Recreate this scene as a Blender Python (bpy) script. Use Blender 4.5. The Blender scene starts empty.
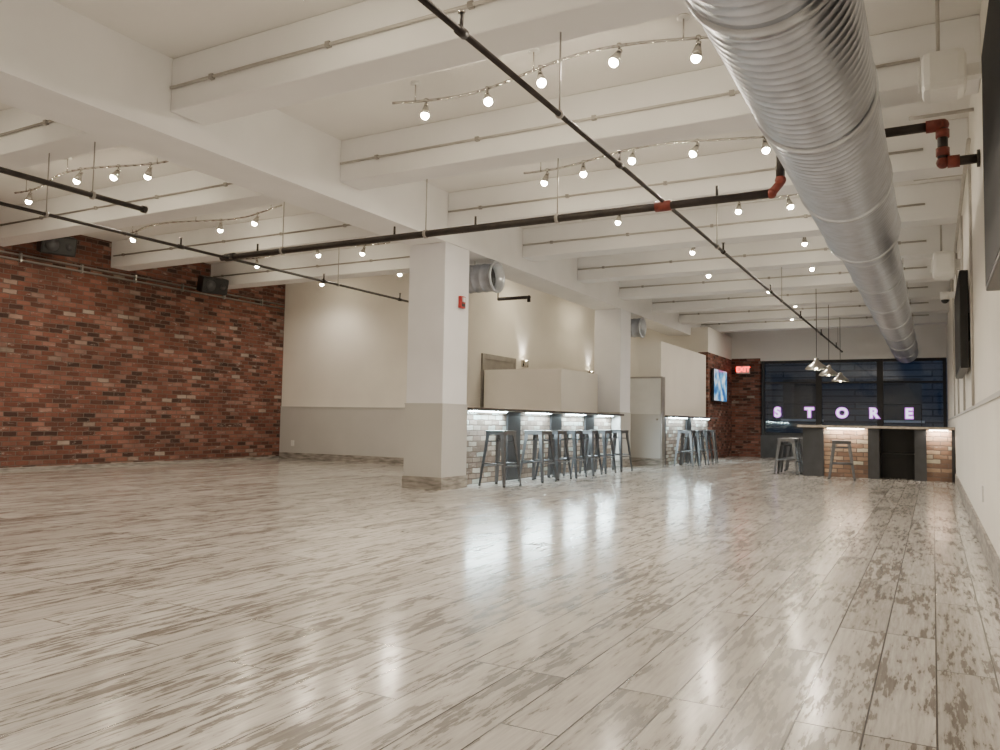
import bpy, bmesh, math, random
from mathutils import Vector, Matrix
random.seed(7)
D=bpy.data; C=bpy.context
COL=C.scene.collection

# ---------------------------------------------------------------- materials
def newmat(name):
    m=D.materials.new(name); m.use_nodes=True
    nt=m.node_tree; b=nt.nodes['Principled BSDF']
    return m,nt,b
def N(nt,t,**k):
    n=nt.nodes.new(t)
    for a,v in k.items(): setattr(n,a,v)
    return n
def simple(name,col,rough=.6,metal=0,noise=.06,nscale=6,bump=0.0,bscale=60,stretch=(1,1,1),spec=None):
    m,nt,b=newmat(name)
    tc=N(nt,'ShaderNodeTexCoord'); mp=N(nt,'ShaderNodeMapping'); mp.inputs['Scale'].default_value=stretch
    nt.links.new(tc.outputs['Object'],mp.inputs[0])
    no=N(nt,'ShaderNodeTexNoise'); no.inputs['Scale'].default_value=nscale; no.inputs['Detail'].default_value=4
    nt.links.new(mp.outputs[0],no.inputs['Vector'])
    r=N(nt,'ShaderNodeValToRGB')
    r.color_ramp.elements[0].position=.3; r.color_ramp.elements[1].position=.7
    r.color_ramp.elements[0].color=[c*(1-noise) for c in col]+[1]
    r.color_ramp.elements[1].color=[min(1,c*(1+noise)) for c in col]+[1]
    nt.links.new(no.outputs['Fac'],r.inputs['Fac']); nt.links.new(r.outputs['Color'],b.inputs['Base Color'])
    b.inputs['Roughness'].default_value=rough; b.inputs['Metallic'].default_value=metal
    if spec is not None: b.inputs['Specular IOR Level'].default_value=spec
    if bump>0:
        n2=N(nt,'ShaderNodeTexNoise'); n2.inputs['Scale'].default_value=bscale
        nt.links.new(tc.outputs['Object'],n2.inputs['Vector'])
        bp=N(nt,'ShaderNodeBump'); bp.inputs['Strength'].default_value=bump; bp.inputs['Distance'].default_value=.01
        nt.links.new(n2.outputs['Fac'],bp.inputs['Height']); nt.links.new(bp.outputs['Normal'],b.inputs['Normal'])
    return m
def emis(name,col,s):
    m,nt,b=newmat(name)
    b.inputs['Base Color'].default_value=(*col,1)
    b.inputs['Emission Color'].default_value=(*col,1); b.inputs['Emission Strength'].default_value=s
    return m
def brick(name,axis,c1=(.24,.088,.060),c2=(.055,.027,.021),white=.575,lite=(.42,.34,.285)):
    m,nt,b=newmat(name); L=nt.links.new
    tc=N(nt,'ShaderNodeTexCoord'); sp=N(nt,'ShaderNodeSeparateXYZ'); cb=N(nt,'ShaderNodeCombineXYZ')
    L(tc.outputs['Object'],sp.inputs[0]); L(sp.outputs[axis],cb.inputs[0]); L(sp.outputs['Z'],cb.inputs[1])
    nz=N(nt,'ShaderNodeTexNoise'); nz.inputs['Scale'].default_value=9; nz.inputs['Detail'].default_value=4
    L(cb.outputs[0],nz.inputs['Vector'])
    mx=N(nt,'ShaderNodeMixRGB',blend_type='LINEAR_LIGHT'); mx.inputs[0].default_value=.014
    L(cb.outputs[0],mx.inputs[1]); L(nz.outputs['Color'],mx.inputs[2])
    br=N(nt,'ShaderNodeTexBrick'); L(mx.outputs[0],br.inputs['Vector'])
    br.inputs['Scale'].default_value=1; br.inputs['Brick Width'].default_value=.215; br.inputs['Row Height'].default_value=.075
    br.inputs['Mortar Size'].default_value=.008; br.inputs['Mortar Smooth'].default_value=.3
    br.inputs['Color1'].default_value=(0,0,0,1); br.inputs['Color2'].default_value=(1,1,1,1); br.inputs['Mortar'].default_value=(.5,.5,.5,1)
    rp=N(nt,'ShaderNodeValToRGB'); e=rp.color_ramp.elements
    e[0].position=0; e[0].color=(*c2,1); e[1].position=1; e[1].color=(*lite,1)
    k=e.new(.35); k.color=(c1[0]*.75,c1[1]*.7,c1[2]*.7,1)
    k=e.new(.6); k.color=(*c1,1)
    k=e.new(.80); k.color=(c1[0]*1.25,c1[1]*1.4,c1[2]*1.45,1)
    k=e.new(.95); k.color=(c1[0]*1.4,c1[1]*2.0,c1[2]*2.3,1)
    L(br.outputs['Color'],rp.inputs[0])
    big=N(nt,'ShaderNodeTexNoise'); big.inputs['Scale'].default_value=1.4; big.inputs['Detail'].default_value=9; big.inputs['Roughness'].default_value=.65
    L(cb.outputs[0],big.inputs['Vector'])
    bg=N(nt,'ShaderNodeMapRange'); bg.inputs['From Min'].default_value=.3; bg.inputs['From Max'].default_value=.7; bg.inputs['To Min'].default_value=.35; bg.inputs['To Max'].default_value=1.15
    L(big.outputs['Fac'],bg.inputs['Value'])
    mu=N(nt,'ShaderNodeMixRGB',blend_type='MULTIPLY'); mu.inputs[0].default_value=.8
    L(rp.outputs[0],mu.inputs[1]); L(bg.outputs[0],mu.inputs[2])
    sm=N(nt,'ShaderNodeTexNoise'); sm.inputs['Scale'].default_value=8; sm.inputs['Detail'].default_value=9; sm.inputs['Roughness'].default_value=.75
    mpp=N(nt,'ShaderNodeMapping'); mpp.inputs['Scale'].default_value=(.55,1.7,1); L(cb.outputs[0],mpp.inputs[0]); L(mpp.outputs[0],sm.inputs['Vector'])
    sr=N(nt,'ShaderNodeValToRGB'); sr.color_ramp.elements[0].position=white; sr.color_ramp.elements[1].position=white+.09
    sr.color_ramp.elements[1].color=(.85,.85,.85,1)
    L(sm.outputs['Fac'],sr.inputs[0])
    m2=N(nt,'ShaderNodeMixRGB'); m2.inputs[2].default_value=(.42,.355,.31,1); L(sr.outputs[0],m2.inputs[0]); L(mu.outputs[0],m2.inputs[1])
    m3=N(nt,'ShaderNodeMixRGB'); m3.inputs[2].default_value=(.15,.11,.09,1); L(br.outputs['Fac'],m3.inputs[0]); L(m2.outputs[0],m3.inputs[1])
    L(m3.outputs[0],b.inputs['Base Color']); b.inputs['Roughness'].default_value=.85
    hs=N(nt,'ShaderNodeMath',operation='MULTIPLY_ADD'); L(sm.outputs['Fac'],hs.inputs[0]); hs.inputs[1].default_value=-.7; L(br.outputs['Fac'],hs.inputs[2])
    bp=N(nt,'ShaderNodeBump'); bp.invert=True; bp.inputs['Distance'].default_value=.014; bp.inputs['Strength'].default_value=.9
    L(hs.outputs[0],bp.inputs['Height']); L(bp.outputs[0],b.inputs['Normal'])
    return m
def planks(name,axis='Y',across='X',rough=.16,row=.19):
    m,nt,b=newmat(name); L=nt.links.new
    tc=N(nt,'ShaderNodeTexCoord'); sp=N(nt,'ShaderNodeSeparateXYZ'); cb=N(nt,'ShaderNodeCombineXYZ')
    L(tc.outputs['Object'],sp.inputs[0]); L(sp.outputs[axis],cb.inputs[0]); L(sp.outputs[across],cb.inputs[1])
    br=N(nt,'ShaderNodeTexBrick'); L(cb.outputs[0],br.inputs['Vector']); br.offset=.37; br.offset_frequency=3
    br.inputs['Scale'].default_value=1; br.inputs['Brick Width'].default_value=1.3; br.inputs['Row Height'].default_value=row
    br.inputs['Mortar Size'].default_value=.0032; br.inputs['Mortar Smooth'].default_value=.2
    br.inputs['Color1'].default_value=(0,0,0,1); br.inputs['Color2'].default_value=(1,1,1,1); br.inputs['Mortar'].default_value=(.5,.5,.5,1)
    ml=N(nt,'ShaderNodeVectorMath',operation='MULTIPLY'); ml.inputs[1].default_value=(37,53,11); L(br.outputs['Color'],ml.inputs[0])
    ad=N(nt,'ShaderNodeVectorMath',operation='ADD'); L(cb.outputs[0],ad.inputs[0]); L(ml.outputs[0],ad.inputs[1])
    def noise(sc,detail,rg):
        mp=N(nt,'ShaderNodeMapping'); mp.inputs['Scale'].default_value=sc; L(ad.outputs[0],mp.inputs[0])
        n=N(nt,'ShaderNodeTexNoise'); n.inputs['Scale'].default_value=1; n.inputs['Detail'].default_value=detail; n.inputs['Roughness'].default_value=rg
        L(mp.outputs[0],n.inputs['Vector']); return n
    def ramp(src,p0,p1,c0=(0,0,0),c1=(1,1,1)):
        r=N(nt,'ShaderNodeValToRGB'); e=r.color_ramp.elements; e[0].position=p0; e[1].position=p1; e[0].color=(*c0,1); e[1].color=(*c1,1)
        L(src.outputs[0],r.inputs[0]); return r
    n1=noise((4.6,30,1),12,.66)      # torn paint patches, elongated along the plank
    n2=noise((4,80,1),5,.6)          # grain
    n3=noise((1.3,3.6,1),3,.5)       # where wear concentrates
    ma=N(nt,'ShaderNodeMath',operation='MULTIPLY_ADD'); L(n3.outputs[0],ma.inputs[0]); ma.inputs[1].default_value=.5; L(n1.outputs[0],ma.inputs[2])
    r1=ramp(ma,.800,.828)
    r1b=ramp(ma,.68,.81,(0,0,0),(.6,.6,.6))
    base=ramp(n2,.3,.7,(.47,.445,.415),(.68,.65,.615))
    dk=ramp(n2,.3,.7,(.13,.115,.10),(.27,.24,.215))
    mid=ramp(n2,.3,.7,(.31,.285,.255),(.46,.43,.395))
    ma2=N(nt,'ShaderNodeMixRGB'); L(r1b.outputs[0],ma2.inputs[0]); L(base.outputs[0],ma2.inputs[1]); L(mid.outputs[0],ma2.inputs[2])
    mx=N(nt,'ShaderNodeMixRGB'); L(r1.outputs[0],mx.inputs[0]); L(ma2.outputs[0],mx.inputs[1]); L(dk.outputs[0],mx.inputs[2])
    tr=ramp(br,0,1,(.78,.77,.76),(1,1,1))
    mt=N(nt,'ShaderNodeMixRGB',blend_type='MULTIPLY'); mt.inputs[0].default_value=1; L(mx.outputs[0],mt.inputs[1]); L(tr.outputs[0],mt.inputs[2])
    m3=N(nt,'ShaderNodeMixRGB'); m3.inputs[2].default_value=(.055,.045,.038,1); L(br.outputs['Fac'],m3.inputs[0]); L(mt.outputs[0],m3.inputs[1])
    L(m3.outputs[0],b.inputs['Base Color'])
    rr=N(nt,'ShaderNodeMapRange'); rr.inputs['To Min'].default_value=rough; rr.inputs['To Max'].default_value=rough+.1
    L(r1.outputs[0],rr.inputs['Value']); L(rr.outputs[0],b.inputs['Roughness'])
    bp=N(nt,'ShaderNodeBump'); bp.invert=True; bp.inputs['Distance'].default_value=.002; bp.inputs['Strength'].default_value=.35
    L(br.outputs['Fac'],bp.inputs['Height']); L(bp.outputs[0],b.inputs['Normal'])
    return m

M={}
M['wall']=simple('wall_paint_cream',(.82,.785,.73),.7,noise=.03,nscale=1.5,bump=.05)
M['wains']=simple('wainscot_paint_grey',(.54,.53,.515),.6,noise=.03,nscale=2)
M['ceil']=simple('ceiling_paint_white',(.80,.785,.765),.75,noise=.03,nscale=1.2,bump=.06,bscale=25)
M['beam']=simple('beam_paint_white',(.84,.835,.84),.65,noise=.03,nscale=2,bump=.06,bscale=25)  # faint violet tint in the white stands in for cool light on the girder
M['colm']=simple('column_paint_white',(.82,.82,.86),.6,noise=.03,nscale=2,bump=.05)
M['white']=simple('white_enamel',(.76,.755,.74),.45,noise=.03)
M['brickY']=brick('red_brick_y','Y')
M['brickX']=brick('red_brick_x','X')
M['brickBY']=brick('bar_brick_y','Y',(.42,.34,.28),(.22,.165,.13),.55,(.66,.61,.54))
M['brickBX']=brick('bar_brick_x','X',(.42,.27,.18),(.22,.13,.09),.58,(.6,.46,.36))
M['floor']=planks('whitewashed_planks')
M['base']=simple('baseboard_greywashed_wood',(.30,.275,.25),.5,noise=.5,nscale=5,stretch=(1,1,6))
M['duct']=simple('galvanized_steel',(.47,.50,.57),.36,.88,noise=.12,nscale=9)
M['ductj']=simple('galvanized_joint',(.55,.58,.63),.32,.88,noise=.08,nscale=9)
M['pipe']=simple('black_iron_pipe',(.035,.028,.026),.45,.4,noise=.3,nscale=9)
M['red']=simple('red_pipe_fitting',(.16,.026,.016),.5,0,noise=.3,nscale=14)
M['cond']=simple('conduit_grey',(.36,.34,.32),.4,.5,noise=.1)
M['condw']=simple('conduit_painted',(.50,.475,.45),.5,.1,noise=.1)
M['gun']=simple('gunmetal_stool',(.17,.175,.19),.32,.85,noise=.15,nscale=8)
M['black']=simple('black_plastic',(.012,.012,.013),.4,noise=.2)
M['dark']=simple('charcoal_panel',(.055,.055,.06),.45,noise=.15)
M['top']=simple('counter_top_dark',(.05,.045,.042),.3,noise=.25,nscale=14)
M['topl']=simple('counter_top_stone',(.50,.43,.36),.3,noise=.25,nscale=18)
M['chrome']=simple('brushed_nickel',(.55,.53,.5),.25,1,noise=.05)
M['bulb']=emis('warm_bulb',(1,.87,.62),260)
M['led']=emis('cool_led_strip',(.78,.97,1),38)
M['ledw']=emis('warm_led_strip',(1,.90,.76),16)
M['alarm']=simple('alarm_red',(.4,.02,.02),.4,noise=.05)
M['strobe']=simple('strobe_lens',(.7,.7,.72),.2,noise=.02)
M['exit']=emis('exit_red',(1,.04,.03),6)
M['neonp']=emis('neon_violet',(.55,.16,.70),1.5)
M['neonw']=emis('neon_white',(.80,.80,1),1.9)
M['asph']=simple('asphalt_dark',(.03,.03,.035),.8,noise=.2)
M['off']=simple('screen_off',(.008,.008,.01),.55,noise=.1,spec=.15)
M['wframe']=simple('window_frame_dark',(.015,.015,.018),.4,noise=.1)

def screen():
    m,nt,b=newmat('tv_screen_picture'); L=nt.links.new
    tc=N(nt,'ShaderNodeTexCoord'); n=N(nt,'ShaderNodeTexNoise'); n.inputs['Scale'].default_value=3.5
    L(tc.outputs['Object'],n.inputs['Vector'])
    r=N(nt,'ShaderNodeValToRGB'); e=r.color_ramp.elements
    e[0].position=.35; e[0].color=(.03,.10,.30,1); e[1].position=.68; e[1].color=(.75,.8,.85,1)
    k=e.new(.5); k.color=(.10,.35,.60,1)
    L(n.outputs['Fac'],r.inputs[0]); L(r.outputs[0],b.inputs['Emission Color']); b.inputs['Emission Strength'].default_value=1.4
    b.inputs['Base Color'].default_value=(.01,.01,.01,1); b.inputs['Roughness'].default_value=.2
    return m
M['screen']=screen()
def facade():
    m,nt,b=newmat('neighbor_facade'); L=nt.links.new
    tc=N(nt,'ShaderNodeTexCoord'); sp=N(nt,'ShaderNodeSeparateXYZ'); cb=N(nt,'ShaderNodeCombineXYZ')
    L(tc.outputs['Object'],sp.inputs[0]); L(sp.outputs['X'],cb.inputs[0]); L(sp.outputs['Z'],cb.inputs[1])
    br=N(nt,'ShaderNodeTexBrick'); L(cb.outputs[0],br.inputs['Vector']); br.inputs['Scale'].default_value=1
    br.inputs['Brick Width'].default_value=6; br.inputs['Row Height'].default_value=.28; br.inputs['Mortar Size'].default_value=.03
    br.inputs['Color1'].default_value=(.08,.10,.14,1); br.inputs['Color2'].default_value=(.14,.165,.21,1); br.inputs['Mortar'].default_value=(.02,.03,.05,1)
    L(br.outputs['Color'],b.inputs['Base Color']); b.inputs['Roughness'].default_value=.8
    return m
M['facade']=facade()
def glass():
    m=D.materials.new('window_glass'); m.use_nodes=True; nt=m.node_tree
    for n in list(nt.nodes): nt.nodes.remove(n)
    o=N(nt,'ShaderNodeOutputMaterial'); t=N(nt,'ShaderNodeBsdfTransparent'); g=N(nt,'ShaderNodeBsdfGlossy'); mx=N(nt,'ShaderNodeMixShader')
    t.inputs[0].default_value=(.8,.86,.9,1); g.inputs['Roughness'].default_value=.03
    mx.inputs[0].default_value=.05
    nt.links.new(t.outputs[0],mx.inputs[1]); nt.links.new(g.outputs[0],mx.inputs[2]); nt.links.new(mx.outputs[0],o.inputs[0])
    return m
M['glass']=glass()

# ---------------------------------------------------------------- mesh builder
class MB:
    def __init__(s,name):
        s.name=name; s.bm=bmesh.new(); s.mats=[]
    def mi(s,k):
        if k not in s.mats: s.mats.append(k)
        return s.mats.index(k)
    def _tag(s,verts,mat,smooth=False):
        i=s.mi(mat)
        fs=set(f for v in verts for f in v.link_faces)
        for f in fs: f.material_index=i; f.smooth=smooth
    def box(s,x0,x1,y0,y1,z0,z1,mat,rot=None,bev=0):
        c=Vector(((x0+x1)/2,(y0+y1)/2,(z0+z1)/2))
        m=Matrix.Translation(c)@(rot.to_4x4() if rot else Matrix.Identity(4))@Matrix.Diagonal((abs(x1-x0),abs(y1-y0),abs(z1-z0),1))
        r=bmesh.ops.create_cube(s.bm,size=1,matrix=m)
        vs=r['verts']
        if bev>0:
            es=list(set(e for v in vs for e in v.link_edges))
            i=s.mi(mat)
            for f in set(f for v in vs for f in v.link_faces): f.material_index=i
            bmesh.ops.bevel(s.bm,geom=es,offset=bev,segments=2,affect='EDGES',profile=.5)
        else: s._tag(vs,mat)
        return s
    def cyl(s,p0,p1,r,mat,seg=12,r2=None,caps=True):
        p0=Vector(p0);p1=Vector(p1); d=p1-p0; L=d.length
        q=d.to_track_quat('Z','Y').to_matrix().to_4x4()
        m=Matrix.Translation((p0+p1)/2)@q
        o=bmesh.ops.create_cone(s.bm,cap_ends=caps,segments=seg,radius1=r,radius2=r if r2 is None else r2,depth=L,matrix=m)
        s._tag(o['verts'],mat,True)
        return s
    def sph(s,c,r,mat,seg=12,sc=(1,1,1)):
        m=Matrix.Translation(Vector(c))@Matrix.Diagonal((*sc,1))
        o=bmesh.ops.create_uvsphere(s.bm,u_segments=seg,v_segments=max(6,seg//2),radius=r,matrix=m)
        s._tag(o['verts'],mat,True); return s
    def path(s,pts,r,mat,seg=8):
        for a,b in zip(pts[:-1],pts[1:]): s.cyl(a,b,r,mat,seg)
        for p in pts[1:-1]: s.sph(p,r,mat,seg)
        return s
    def lathe(s,base,axis,prof,mat,seg=32):
        base=Vector(base); ax=Vector(axis).normalized(); q=ax.to_track_quat('Z','Y').to_matrix()
        rings=[]
        for t,r in prof:
            rings.append([s.bm.verts.new(base+ax*t+q@Vector((r*math.cos(2*math.pi*i/seg),r*math.sin(2*math.pi*i/seg),0))) for i in range(seg)])
        mm=s.mi(mat)
        for a,b in zip(rings[:-1],rings[1:]):
            for i in range(seg):
                f=s.bm.faces.new((a[i],a[(i+1)%seg],b[(i+1)%seg],b[i])); f.smooth=True; f.material_index=mm
        return s
    def prism(s,quad_bot,quad_top,mat):
        vb=[s.bm.verts.new(p) for p in quad_bot]; vt=[s.bm.verts.new(p) for p in quad_top]
        i=s.mi(mat); n=len(vb)
        fs=[s.bm.faces.new(vb[::-1]),s.bm.faces.new(vt)]
        for k in range(n): fs.append(s.bm.faces.new((vb[k],vb[(k+1)%n],vt[(k+1)%n],vt[k])))
        for f in fs: f.material_index=i
        return s
    def done(s,loc=None,rotz=0):
        me=D.meshes.new(s.name)
        bmesh.ops.recalc_face_normals(s.bm,faces=s.bm.faces)
        s.bm.to_mesh(me); s.bm.free()
        for k in s.mats: me.materials.append(M[k])
        o=D.objects.new(s.name,me); COL.objects.link(o)
        if loc is not None: o.location=loc
        o.rotation_euler[2]=rotz
        return o

XR=.33; XL=-12.35; YB=-4.0; YF=23.0; ZC=3.85; ZB=3.40; ZG=3.20
GX0,GX1=-6.07,-5.50

# ---------------------------------------------------------------- room shell
MB('floor').box(XL-.2,XR+.2,YB-.2,YF+.2,-.15,0,'floor').done()
MB('ceiling').box(XL-.2,XR+.2,YB-.2,YF+.2,ZC,ZC+.15,'ceil').done()
def wallx(name,x0,x1,y0,y1,mat='wall',z1=ZC,z0=0): return MB(name).box(x0,x1,y0,y1,z0,z1,mat).done()
wallx('wall_right',XR,XR+.2,YB,YF+.2)
wallx('wall_left',XL-.2,XL,YB,12.7,'brickY')
wallx('wall_back',XL-.2,XR+.2,YB-.2,YB)
w=MB('wall_alcove'); w.box(XL-.2,-7.7,12.7,12.9,0,ZC,'wall'); w.box(-7.9,-7.7,12.9,YF,0,ZC,'wall')
w.box(XL,-7.68,12.68,12.7,.14,1.1,'wains').box(XL,-7.68,12.67,12.7,1.1,1.12,'wains')
w.done()
w=MB('wall_front')
w.box(-7.9,-5.3,YF,YF+.25,0,ZC,'wall')
w.box(-5.3,-4.25,YF,YF+.25,0,2.78,'brickX').box(-5.3,-4.25,YF,YF+.25,2.78,ZC,'ceil')
w.box(-4.25,XR+.2,YF,YF+.25,2.70,ZC,'ceil')
w.box(-4.25,XR+.2,YF,YF+.25,0,.62,'dark')
w.done()
MB('wall_pier').box(-5.3,-5.05,20.3,YF,0,2.75,'brickY').box(-5.3,-5.05,20.3,YF,2.75,3.4,'wall').box(-7.7,-5.3,20.3,20.5,0,3.4,'wall').done()
MB('baseboard_back').box(XL+.02,-7.67,12.655,12.68,0,.14,'base').done()
MB('baseboard_left').box(XL,XL+.012,YB,12.68,0,.05,'base').done()
MB('baseboard_right').box(XR-.02,XR,YB,15.1,0,.15,'base').box(XR-.02,XR,16.5,YF,0,.15,'base').done()
MB('trim_right').box(XR-.012,XR,YB,YF,1.08,1.11,'wains').done()

xs=[-4.22,-2.72,-1.21,XR-.02]
for i in range(3):
    a,b=xs[i],xs[i+1]
    w=MB('window_%d'%(i+1)); z0,z1=.62,2.70; f=.075
    w.box(a,a+f,YF+.0,YF+.13,z0,z1,'wframe').box(b-f,b,YF+.0,YF+.13,z0,z1,'wframe')
    w.box(a+f,b-f,YF+.03,YF+.13,z0,z0+f,'wframe').box(a+f,b-f,YF+.03,YF+.13,z1-f,z1,'wframe')
    w.box(a+f,b-f,YF+.05,YF+.11,2.06,2.11,'wframe')
    w.box(a+f,b-f,YF+.075,YF+.085,z0+f,z1-f,'glass')
    w.done()
MB('street_ground').box(-20,16,YF+.25,44,-.35,-.15,'asph').done()
w=MB('neighboring_building').box(-20,16,38,39,-.15,14,'facade')
for i in range(7):
    for k in range(3):
        x=-14+i*4
        w.box(x,x+1.6,37.95,38,1.2+k*3.4,3.0+k*3.4,'dark'); w.box(x-.1,x+1.7,37.9,38,1.1+k*3.4,1.2+k*3.4,'white')
w.done()

# ---------------------------------------------------------------- structure
MB('ceiling_girder').box(GX0,GX1,YB,YF,ZG,ZC,'beam').done()
ybeams=[4.27+2.13*k for k in range(-3,9)]
for y in ybeams:
    MB('ceiling_beam').box(GX1,XR,y,y+.36,ZB,ZC,'beam',bev=.012).done()
    if y<12.5: MB('ceiling_beam').box(XL,GX0,y,y+.36,ZB,ZC,'beam',bev=.012).done()
    if y>1:
        c=MB('electrical_conduit'); z=ZB+.19
        c.cyl((GX1+.02,y-.018,z),(-.05,y-.018,z),.013,'condw',8)
        for x in (-5,-3.8,-2.6,-1.4,-.4): c.box(x-.02,x+.02,y-.034,y,z-.02,z+.02,'cond')
        c.done()
        if y<12.5:
            c=MB('electrical_conduit')
            c.cyl((XL+.1,y-.018,z),(GX0-.3,y-.018,z),.013,'cond',8)
            for x in (-12,-10.8,-9.6,-8.4,-7.2): c.box(x-.02,x+.02,y-.034,y,z-.02,z+.02,'cond')
            c.done()
for yc in (2.15,8.5,15.05):
    c=MB('column'); y0,y1=yc,yc+.6
    c.box(GX0,GX1,y0,y1,0,ZG,'colm',bev=.01)
    c.box(GX0-.008,GX1+.008,y0-.008,y1+.008,.16,1.09,'wains')
    c.box(GX0-.014,GX1+.014,y0-.014,y1+.014,1.09,1.105,'wains')
    c.box(GX0-.022,GX1+.022,y0-.022,y1+.022,0,.16,'base')
    c.done()
a=MB('fire_alarm_strobe'); x=GX1
a.box(x,x+.045,8.83,8.95,2.38,2.54,'alarm',bev=.006).box(x+.045,x+.07,8.86,8.92,2.46,2.52,'strobe').box(x+.045,x+.05,8.85,8.93,2.40,2.44,'black')
a.done()

# ---------------------------------------------------------------- HVAC duct
d=MB('ventilation_duct')
for (y0,y1,r0,r1) in [(YB+.1,8.0,.315,.315),(8.0,8.35,.315,.27),(8.35,21.6,.27,.27)]:
    prof=[];n=max(1,int((y1-y0)/.075))
    for i in range(n):
        t=y0+(y1-y0)*i/n; dt=(y1-y0)/n; r=r0+(r1-r0)*i/n
        prof+=[(t,r),(t+dt*.72,r),(t+dt*.80,r+.0028),(t+dt*.92,r+.0028)]
    prof.append((y1,r1))
    d.lathe((-.56,0,2.74),(0,1,0),prof,'duct',40)
for y in (1.5,3.1,4.6,6.3,7.95,8.4,10.2,12,14,16,18,20):
    r=.315 if y<8.2 else .27
    d.lathe((-.56,0,2.74),(0,1,0),[(y-.04,r),(y-.035,r+.012),(y+.035,r+.012),(y+.04,r)],'ductj',40)
d.lathe((-.56,0,2.74),(0,1,0),[(21.6,.27),(21.6,.01)],'ductj',40)
for y in (4.45,6.58,10.84,12.97,15.1,17.23,19.36):
    for sx in (-.2,.2):
        r=.31 if y<8.2 else .265
        d.cyl((-.56+sx,y,2.74+math.sqrt(r*r-.04)),(-.56+sx,y,ZB),.005,'cond',6)
d.done()
for yd,xa in ((9.75,-6.85),(16.2,-5.95)):
    d=MB('branch_duct'); prof=[]; xe=-5.47
    n=int((xe-xa)/.13); zd=2.94
    for i in range(n):
        t=i*.13; prof+=[(t,.2),(t+.1,.2),(t+.11,.207),(t+.125,.207)]
    d.lathe((xe-n*.13,yd,zd),(1,0,0),prof,'duct',28)
    d.lathe((xe,yd,zd),(1,0,0),[(0,.2),(.02,.225),(.05,.225),(.05,.19),(-.1,.17)],'ductj',28)
    d.lathe((xe-.08,yd,zd),(1,0,0),[(0,.19),(.0,.01)],'black',28)
    d.lathe((xe-n*.13,yd,zd),(1,0,0),[(0,.2),(.0,.01)],'duct',28)
    d.cyl((-5.8,yd,3.13),(-5.8,yd,ZG-.001),.006,'cond',6)
    d.done()

# ---------------------------------------------------------------- sprinkler piping (one connected system)
p=MB('sprinkler_piping'); y=6.72; z=2.82; R=.036
p.cyl((-7.6,y,z),(-1.15,y,z),R,'pipe',14)
p.cyl((-1.15,y,z),(-1.08,y,z+.08),R,'red',12); p.sph((-1.15,y,z),R*1.25,'red'); p.sph((-1.08,y,z+.10),R*1.3,'red')
p.cyl((-1.08,y,z+.1),(-1.08,y,3.19),R,'pipe',12); p.sph((-1.08,y,3.19),R*1.3,'red')
p.cyl((-1.08,y,3.19),(.06,y,3.19),R,'pipe',14)
p.cyl((-.02,y,3.19),(.09,y,3.19),R*1.3,'red',14); p.sph((.09,y,3.19),R*1.3,'red'); p.cyl((.09,y,3.19),(.09,y,2.92),R,'pipe',12)
for zz in (3.12,2.98): p.cyl((.09,y,zz-.03),(.09,y,zz+.03),R*1.3,'red',12)
XE=XR-.002
p.sph((.09,y,2.90),R*1.3,'red'); p.cyl((.09,y,2.90),(XE,y,2.90),R,'pipe',12); p.cyl((.12,y,2.9),(.2,y,2.9),R*1.3,'red',12); p.cyl((XR-.02,y,2.9),(XE,y,2.9),R*1.8,'pipe',14)
for x in (-7.45,-2.07): p.cyl((x-.07,y,z),(x+.07,y,z),R*1.35,'red' if x>-5 else 'pipe',14)
for x in (-6.6,-4.6,-3.1):
    p.cyl((x,y,z),(x,y,ZC-.01 if x<-5.5 else ZB),.006,'cond',6); p.cyl((x-.015,y,z),(x+.015,y,z),R*1.25,'cond',12)
for x in (-7.0,-5.0,-4.0,-1.6): p.cyl((x,y,z),(x,y,z+.12),.012,'pipe',8)
def branch(x,z,y0,y1,r=.018,heads=(),hang=()):
    p.cyl((x,y0,z),(x,y1,z),r,'pipe',10)
    for h in heads:
        p.cyl((x,h-.035,z),(x,h+.035,z),r*1.45,'pipe',10); p.cyl((x,h,z),(x,h,z+.10),r*.6,'pipe',8); p.cyl((x,h,z+.10),(x,h,z+.106),.02,'chrome',10)
    for h in hang: p.cyl((x,h,z),(x,h,ZB),.006,'cond',6); p.cyl((x,h-.012,z),(x,h+.012,z),r*1.5,'cond',10)
    p.cyl((x,y1-.03,z),(x,y1+.01,z),r*1.4,'pipe',10)
branch(-2.07,2.86,-3.8,22.4,heads=(3.3,5.6,9,12,15,18,21),hang=(4.5,8.7,12.97,17.23,21.4))
branch(-7.45,2.80,-1,10.5,heads=(3.3,6.0,8.4,10.2),hang=(4.45,8.7))
branch(-6.75,2.9,1,5.0,r=.026,heads=(3.2,),hang=(4.45,))
p.done()
c=MB('wall_conduit')
for z in (3.32,3.24): c.cyl((XL+.03,YB,z),(XL+.03,12.65,z),.014,'cond',8)
for y in range(-3,13,1): c.box(XL,XL+.05,y-.015,y+.015,3.21,3.35,'cond')
c.done()
c=MB('wall_conduit')
for yy in (7.5,9.4,11.6,13.6,15.8):
    c.cyl((-.15,yy,3.55),(XR,yy,3.55),.016,'condw',8)
c.cyl((XR-.04,7.5,3.30),(XR-.04,17,3.30),.016,'condw',8)
for yy in (8,10.2,12.4,14.6): c.cyl((XR-.02,yy,1.1),(XR-.02,yy,3.30),.012,'condw',8)
c.done()

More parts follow.
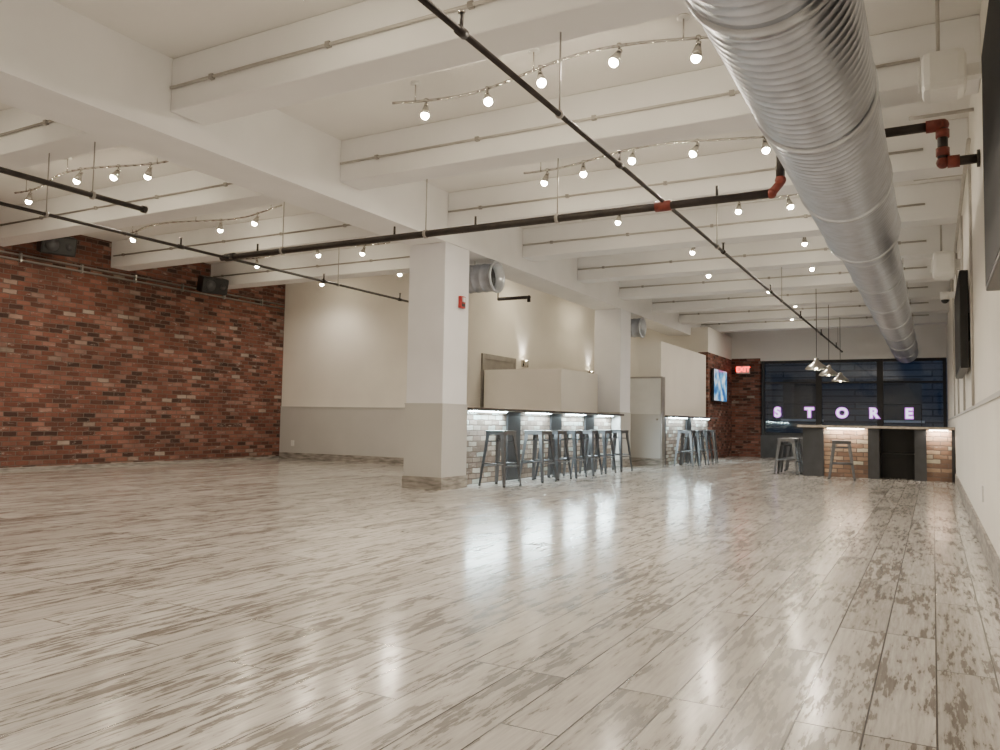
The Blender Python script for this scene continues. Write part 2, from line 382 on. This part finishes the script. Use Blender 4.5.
# ---------------------------------------------------------------- track lights
def lamp(kind,loc,parent,energy,color,**k):
    l=D.lights.new('lamp_glow',kind); l.energy=energy; l.color=color
    for a,v in k.items(): setattr(l,a,v)
    o=D.objects.new('lamp_glow',l); COL.objects.link(o); o.location=loc; o.parent=parent
    return o
WARM=(1,.88,.73)
E=68
def track(y,x0,x1,heads,ph=0,energy=E):
    zt=ZC-.17
    t=MB('track_light_rail'); n=28
    f=lambda x: y+.13*math.sin((x-x0)*2.4+ph)
    pts=[(x0+(x1-x0)*i/n,f(x0+(x1-x0)*i/n),zt) for i in range(n+1)]
    t.path(pts,.012,'chrome',6)
    for i in (2,n//2,n-2): t.cyl(pts[i],(pts[i][0],pts[i][1],ZC),.006,'chrome',6); t.cyl((pts[i][0],pts[i][1],ZC-.02),(pts[i][0],pts[i][1],ZC),.045,'white',12)
    L=[]
    for j,x in enumerate(heads):
        yy=f(x); an=random.uniform(-.45,.45); ay=random.uniform(-.5,.1)
        t.cyl((x,yy,zt-.012),(x,yy,zt+.016),.018,'chrome',8)
        t.cyl((x,yy,zt),(x,yy,zt-.06),.006,'chrome',6)
        dx=Vector((an,ay,-1)).normalized(); a=Vector((x,yy,zt-.05)); b=a+dx*.09
        t.cyl(a-dx*.02,a,.020,'chrome',12)
        t.cyl(a,b,.020,'chrome',12,r2=.044,caps=True)
        t.sph(b+dx*.006,.036,'bulb',12)
        L.append((b+dx*.06,dx))
    o=t.done()
    for pos,dx in L:
        s=lamp('SPOT',pos,o,energy,WARM,spot_size=math.radians(155),spot_blend=.9,shadow_soft_size=.04)
        s.rotation_euler=dx.to_track_quat('-Z','Y').to_euler()
    return o
track(-.8,-4.0,-1.3,(-3.8,-2.6,-1.5),energy=52)
track(1.3,-4.0,-1.3,(-3.8,-2.6,-1.5),energy=52)
track(3.45,-3.9,-1.3,(-3.4,-2.6,-1.5),energy=54)
track(5.5,-4.15,-1.35,(-3.85,-3.25,-2.68,-2.0,-1.45))
track(7.65,-4.0,-1.2,(-3.72,-3.25,-2.64,-2.0,-1.39),ph=1)
track(9.8,-4.2,-1.3,(-3.6,-2.08,-1.5),ph=2)
track(11.95,-4.2,-1.3,(-3.2,-1.6),ph=.5)
track(14.05,-4.2,-1.3,(-3.5,-1.8),ph=1.5)
track(16.2,-4.2,-1.3,(-2.8,),ph=1,energy=110)
track(18.35,-4.2,-1.3,(-2.6,),ph=0,energy=120)
track(20.5,-4.2,-1.3,(-3.0,),ph=0,energy=130)
EL=42
track(-.8,-10.5,-7.4,(-10.2,-8.8,-7.7),energy=EL)
track(1.3,-10.5,-7.4,(-10.2,-8.8,-7.7),energy=EL)
track(3.45,-10.9,-7.4,(-10.6,-9.3,-7.9),energy=EL)
track(5.57,-10.2,-7.3,(-9.9,-8.5,-8.0,-7.6),ph=1,energy=EL)
track(7.7,-11,-7.5,(-10.6,-8.86,-8.1),ph=2,energy=EL)
track(9.85,-11,-7.5,(-10.4,-8.8,-8.0),ph=0,energy=EL+8)
track(11.8,-11,-8.2,(-10.6,-8.6),ph=0,energy=EL+14)

# ---------------------------------------------------------------- stools
def stool(x,y,h=.76,rz=0):
    s=MB('metal_bar_stool'); t=.155; bt=.215
    s.box(-t,t,-t,t,h-.018,h,'gun',bev=.008)
    s.box(-t+.004,t-.004,-t+.004,-t+.008,h-.06,h-.015,'gun').box(-t+.004,t-.004,t-.008,t-.004,h-.06,h-.015,'gun')
    s.box(-t+.004,-t+.008,-t+.004,t-.004,h-.06,h-.015,'gun').box(t-.008,t-.004,-t+.004,t-.004,h-.06,h-.015,'gun')
    def P(sx,sy,z):
        k=bt+(t-.012-bt)*z/(h-.02); return Vector((sx*k,sy*k,z))
    for sx in (-1,1):
        for sy in (-1,1):
            a,b=P(sx,sy,0),P(sx,sy,h-.02); wb,wt=.016,.030
            def q(c,w):
                return [c+Vector((-sx*w,0,0)),c,c+Vector((0,-sy*w,0)),c+Vector((-sx*w*.35,-sy*w*.35,0))]
            s.prism(q(a,wb*2),q(b,wt*2),'gun')
            s.cyl(a+Vector((-sx*.012,-sy*.012,0)),a+Vector((-sx*.012,-sy*.012,.02)),.018,'black',8)
    z=h*.36
    cs=[P(-1,-1,z),P(1,-1,z),P(1,1,z),P(-1,1,z)]
    for i in range(4):
        a,b=cs[i]*.96,cs[(i+1)%4]*.96; a.z=b.z=z+(.0 if i%2 else .03)
        s.cyl(a,b,.011,'gun',8)
    z=h*.80
    s.cyl(P(-1,-1,z),P(1,1,z),.008,'gun',8); s.cyl(P(-1,1,z+.018),P(1,-1,z+.018),.008,'gun',8)
    s.done(loc=(x,y,0),rotz=rz)
for (x,y) in ((-5.25,9.62),(-5.2,10.70),(-5.22,11.30),(-5.2,11.90),(-5.22,12.65),(-5.22,13.3),(-5.2,14.1)):
    stool(x,y,.76,random.uniform(-.15,.15))
for (x,y) in ((-4.62,16.75),(-4.62,17.35),(-4.6,17.95),(-4.62,18.6)):
    stool(x,y,.76,random.uniform(-.15,.15))
for (x,y) in ((-1.38,14.75),(-2.38,15.5),(-2.40,16.05),(-2.38,16.65)):
    stool(x,y,.66,random.uniform(-.2,.2))

# ---------------------------------------------------------------- side bars
def sidebar(name,xf,y0,y1,pil,ztop=1.07,en=17):
    b=MB(name)
    b.box(xf-.22,xf-.03,y0,y1,0,ztop-.04,'brickBY')
    for a,w in pil: b.box(xf-.035,xf,a,a+w,0,ztop-.04,'dark')
    b.box(xf-.30,xf+.24,y0-.01,y1,ztop-.04,ztop,'top',bev=.004)
    edges=[y0]+[v for a,w in pil for v in (a,a+w)]+[y1]
    for i in range(0,len(edges),2):
        a,c=edges[i],edges[i+1]
        if c-a>.4: b.box(xf+.02,xf+.05,a+.12,c-.12,ztop-.055,ztop-.042,'led')
    o=b.done()
    for i in range(0,len(edges),2):
        a,c=edges[i],edges[i+1]
        if c-a>.4:
            l=lamp('AREA',(xf+.05,(a+c)/2,ztop-.062),o,en,(.78,.97,1),shape='RECTANGLE',size=.05,size_y=(c-a)-.2)
            l.rotation_euler=(0,math.radians(-25),0)
    return o
sidebar('brick_drink_rail_bar',-5.64,9.12,15.02,[(9.12,.12),(10.55,.42),(12.1,.42),(13.6,.42)],en=23)
sidebar('brick_drink_rail_bar',-5.02,16.47,20.28,[(16.47,.1),(18.2,.4)],en=16)
MB('partition_cabinet').box(-7.6,-5.96,13.2,15.0,0,1.87,'wall',bev=.01).done()
b=MB('wall_bar_block'); b.box(-6.1,-5.33,16.45,20.28,0,2.66,'wall').box(-5.33,-5.1,16.45,20.28,1.08,2.66,'wall'); b.done()
b=MB('door_2'); b.box(-5.75,-5.02,16.25,16.43,.16,1.85,'white').box(-5.755,-5.01,16.24,16.435,.16,1.09,'wains').box(-5.77,-5.0,16.23,16.44,0,.16,'base')
b.box(-5.77,-5.0,16.225,16.44,1.85,1.885,'cond').box(-5.03,-5.0,16.225,16.44,.16,1.85,'cond').box(-5.77,-5.74,16.225,16.44,.16,1.85,'cond').sph((-5.10,16.2,.98),.025,'chrome').cyl((-5.10,16.24,.98),(-5.10,16.2,.98),.01,'chrome')
b.done()
d=MB('door_1'); d.box(-7.7,-7.66,13.25,14.65,2.1,2.2,'cond').box(-7.7,-7.66,13.25,13.33,0,2.1,'cond').box(-7.7,-7.66,14.57,14.65,0,2.1,'cond').box(-7.7,-7.675,13.33,14.57,0,2.1,'cond').done()
for y in (15.0,18.7):
    s=MB('wall_sconce'); s.box(-7.7,-7.66,y-.05,y+.05,2.05,2.2,'chrome'); s.cyl((-7.6,y,2.04),(-7.6,y,2.18),.05,'chrome',14); s.cyl((-7.66,y,2.1),(-7.6,y,2.1),.02,'chrome'); s.cyl((-7.6,y,2.18),(-7.6,y,2.185),.02,'bulb',12)
    o=s.done(); l=lamp('SPOT',(-7.6,y,2.2),o,25,(1,.92,.8),spot_size=math.radians(90),spot_blend=.8,shadow_soft_size=.04); l.rotation_euler=(math.pi,0,0)
for (x,y) in ((-6.9,14.2),(-6.9,17.6),(-6.6,21.6)):
    s=MB('ceiling_light'); s.cyl((x,y,ZC-.05),(x,y,ZC),.14,'white',24).cyl((x,y,ZC-.06),(x,y,ZC-.05),.075,'bulb',24); o=s.done()
MB('pipe_stub').cyl((-6.6,11.9,3.0),(-6.0,11.9,3.0),.03,'pipe').sph((-6.0,11.9,3.0),.035,'pipe').cyl((-6.0,11.9,3.0),(-6.0,11.9,2.92),.03,'pipe').cyl((-6.6,11.9,3.0),(-6.6,11.9,ZC-.01),.01,'pipe').done()

# ---------------------------------------------------------------- island bar
b=MB('island_bar'); y=15.2; h=.92
b.box(-2.07,-1.72,y,y+1.2,0,h-.05,'dark')
b.box(-1.72,-1.0,y+.05,y+.25,0,h-.05,'brickBX')
b.box(-1.0,-.82,y,y+1.2,0,h-.05,'dark')
b.box(-.82,-.28,y+.55,y+.6,0,h-.05,'black').box(-.82,-.28,y+.2,y+.55,.42,.44,'black')
b.box(-.28,-.10,y,y+1.2,0,h-.05,'dark')
b.box(-.10,.27,y+.05,y+.25,0,h-.05,'brickBX')
b.box(.27,.32,y,y+1.2,0,h-.05,'black')
b.box(-1.72,-.82,y+1.1,y+1.2,0,h-.05,'dark').box(-.28,.27,y+1.1,y+1.2,0,h-.05,'dark')
b.box(-2.15,.32,y-.16,y+1.28,h-.05,h,'topl',bev=.006)
b.box(-1.66,-1.06,y+.0,y+.03,h-.065,h-.051,'ledw').box(-.06,.22,y+.0,y+.03,h-.065,h-.051,'ledw')
o=b.done()
for x0,x1 in ((-1.68,-1.04),(-.07,.24)):
    l=lamp('AREA',((x0+x1)/2,y-.02,h-.07),o,6,(1,.90,.76),shape='RECTANGLE',size=x1-x0,size_y=.04); l.rotation_euler=(math.radians(20),0,0)
for yy in (15.6,17.6,19.9):
    s=MB('pendant_lamp'); x=-1.88;z=1.98
    s.lathe((x,yy,z),(0,0,1),[(-.03,.20),(-.025,.20),(.02,.17),(.08,.09),(.12,.05),(.17,.04),(.17,.01)],'chrome',28)
    s.cyl((x,yy,z+.17),(x,yy,ZC),.006,'black',6); s.cyl((x,yy,ZC-.03),(x,yy,ZC),.06,'white',14); s.sph((x,yy,z+.015),.04,'bulb')
    o=s.done(); lamp('SPOT',(x,yy,z-.04),o,25,WARM,spot_size=math.radians(130),spot_blend=.8,shadow_soft_size=.05)

# ---------------------------------------------------------------- TVs
def tv(y0,y1,z0,z1,x,face,mat,th=.035):
    t=MB('wall_television'); w=(y1-y0)/2;h=(z1-z0)/2
    t.box(-th,th,-w,w,-h,h,'black',bev=.006)
    t.box(face*th,face*(th+.002),-w+.02,w-.02,-h+.02,h-.02,mat)
    t.box(-face*th,-face*(th+.03),-w*.3,w*.3,-h*.3,h*.3,'black')
    return t.done(loc=(x,(y0+y1)/2,(z0+z1)/2))
tv(2.4,4.35,1.55,2.70,.262,-1,'off')
tv(8.3,10.1,1.45,2.35,.262,-1,'off')
tv(20.5,21.95,1.5,2.35,-4.98,1,'screen')

# ---------------------------------------------------------------- speakers, devices
def speaker(loc,rz,sz=(.28,.5,.3)):
    s=MB('wall_speaker'); a,b,c=sz
    s.box(-a/2,a/2,-b/2,b/2,-c/2,c/2,'black',bev=.03); s.cyl((a/2,-.1,0),(a/2+.008,-.1,0),.1,'dark',20); s.cyl((a/2,.14,0),(a/2+.008,.14,0),.05,'dark',16)
    s.cyl((-a/2-.28,0,0),(-a/2,0,0),.025,'black',8)
    o=s.done(loc=loc); o.rotation_euler=(0,.25,rz); return o
speaker((XL+.55,10.25,3.33),-.3); speaker((XL+.45,7.3,3.5),-.3)
for (x0,x1,y,z0,z1) in ((-.04,.22,5.9,3.10,3.38),(.02,.27,11.4,2.80,3.13)):
    s=MB('white_wall_speaker'); s.box(x0,x1,y-.14,y+.14,z0,z1,'white',bev=.05); s.cyl((x0,y,(z0+z1)/2),(x0-.02,y,(z0+z1)/2),.09,'white',18); s.box(x1-.01,XR,y-.04,y+.04,z0+.1,z1-.1,'white')
    s.cyl((x0+.1,y,z1-.01),(x0+.1,y,ZC-.001),.012,'condw',8); s.done()
s=MB('security_camera'); s.box(.2,XR,11.9,11.98,2.62,2.7,'white').cyl((.16,11.94,2.60),(.16,11.94,2.70),.06,'white',16).sph((.16,11.94,2.60),.05,'black'); s.done()
MB('power_outlet').box(XL+.35,XL+.43,12.655,12.668,.28,.40,'white').done()
MB('power_outlet').box(XR-.012,XR,7.0,7.08,.35,.47,'white').done()

# ---------------------------------------------------------------- signs
def text(body,loc,size,mat,parent,rot=(math.pi/2,0,0),outline=False,ext=.004,bd=.010):
    cu=D.curves.new(body.lower()+'_letters','FONT'); cu.body=body; cu.size=size; cu.align_x='CENTER'; cu.align_y='CENTER'
    if outline: cu.fill_mode='NONE'; cu.bevel_depth=bd; cu.offset=.022
    else: cu.extrude=ext; cu.offset=.008*size/.3
    o=D.objects.new('letters_'+body.lower(),cu); COL.objects.link(o); o.location=loc; o.rotation_euler=rot; o.parent=parent
    cu.materials.append(M[mat]); return o
e=MB('exit_sign').box(-4.87,-4.51,22.80,22.86,2.34,2.56,'white',bev=.006).box(-4.71,-4.67,22.86,YF,2.42,2.5,'white').done()
text('EXIT',(-4.69,22.795,2.45),.19,'exit',e)
nb=MB('neon_letter_sign').box(-4.1,-.25,22.94,22.95,1.0,1.01,'black').box(-4.1,-.25,22.94,22.95,1.49,1.50,'black')
for x in (-4.1,-.26): nb.box(x,x+.015,22.94,22.95,.62,1.5,'black')
nb=nb.done()
for ch,x in zip('STORE',(-3.78,-2.95,-2.13,-1.36,-.54)):
    text(ch,(x,22.925,1.25),.35,'neonw',nb)
    text(ch,(x,22.91,1.25),.35,'neonp',nb,outline=True)

s=MB('facade_fill_lamp'); s.cyl((3,30,-.15),(3,30,6),.07,'dark',12).cyl((3,30,6),(1.6,30,6.2),.05,'dark',10).box(1.2,1.7,29.9,30.1,6.1,6.22,'dark').box(1.25,1.6,29.93,30.07,6.08,6.1,'led')  # invented lamp post, added to brighten the facade outside the windows
o=s.done(); l=lamp('SPOT',(1.4,30,6.0),o,700,(.6,.75,1),spot_size=math.radians(160),spot_blend=.5,shadow_soft_size=.2); l.rotation_euler=(math.radians(50),0,math.radians(15))

# ---------------------------------------------------------------- world + camera
w=D.worlds.new('night_sky'); C.scene.world=w; w.use_nodes=True
w.node_tree.nodes['Background'].inputs[0].default_value=(.05,.08,.16,1); w.node_tree.nodes['Background'].inputs[1].default_value=.6
cam=D.cameras.new('camera'); co=D.objects.new('camera',cam); COL.objects.link(co)
cam.sensor_width=36; cam.lens=28.4; cam.clip_start=.02; cam.clip_end=200
X=Vector((.8769,.01218,.4805)); Y=Vector((.4803,-.0588,-.8751))
Z=X.cross(Y).normalized(); X=Y.cross(Z).normalized(); Y=Z.cross(X).normalized()
m=Matrix((X,Y,Z)).to_4x4(); m.translation=(0,0,.9)
co.matrix_world=m
C.scene.camera=co
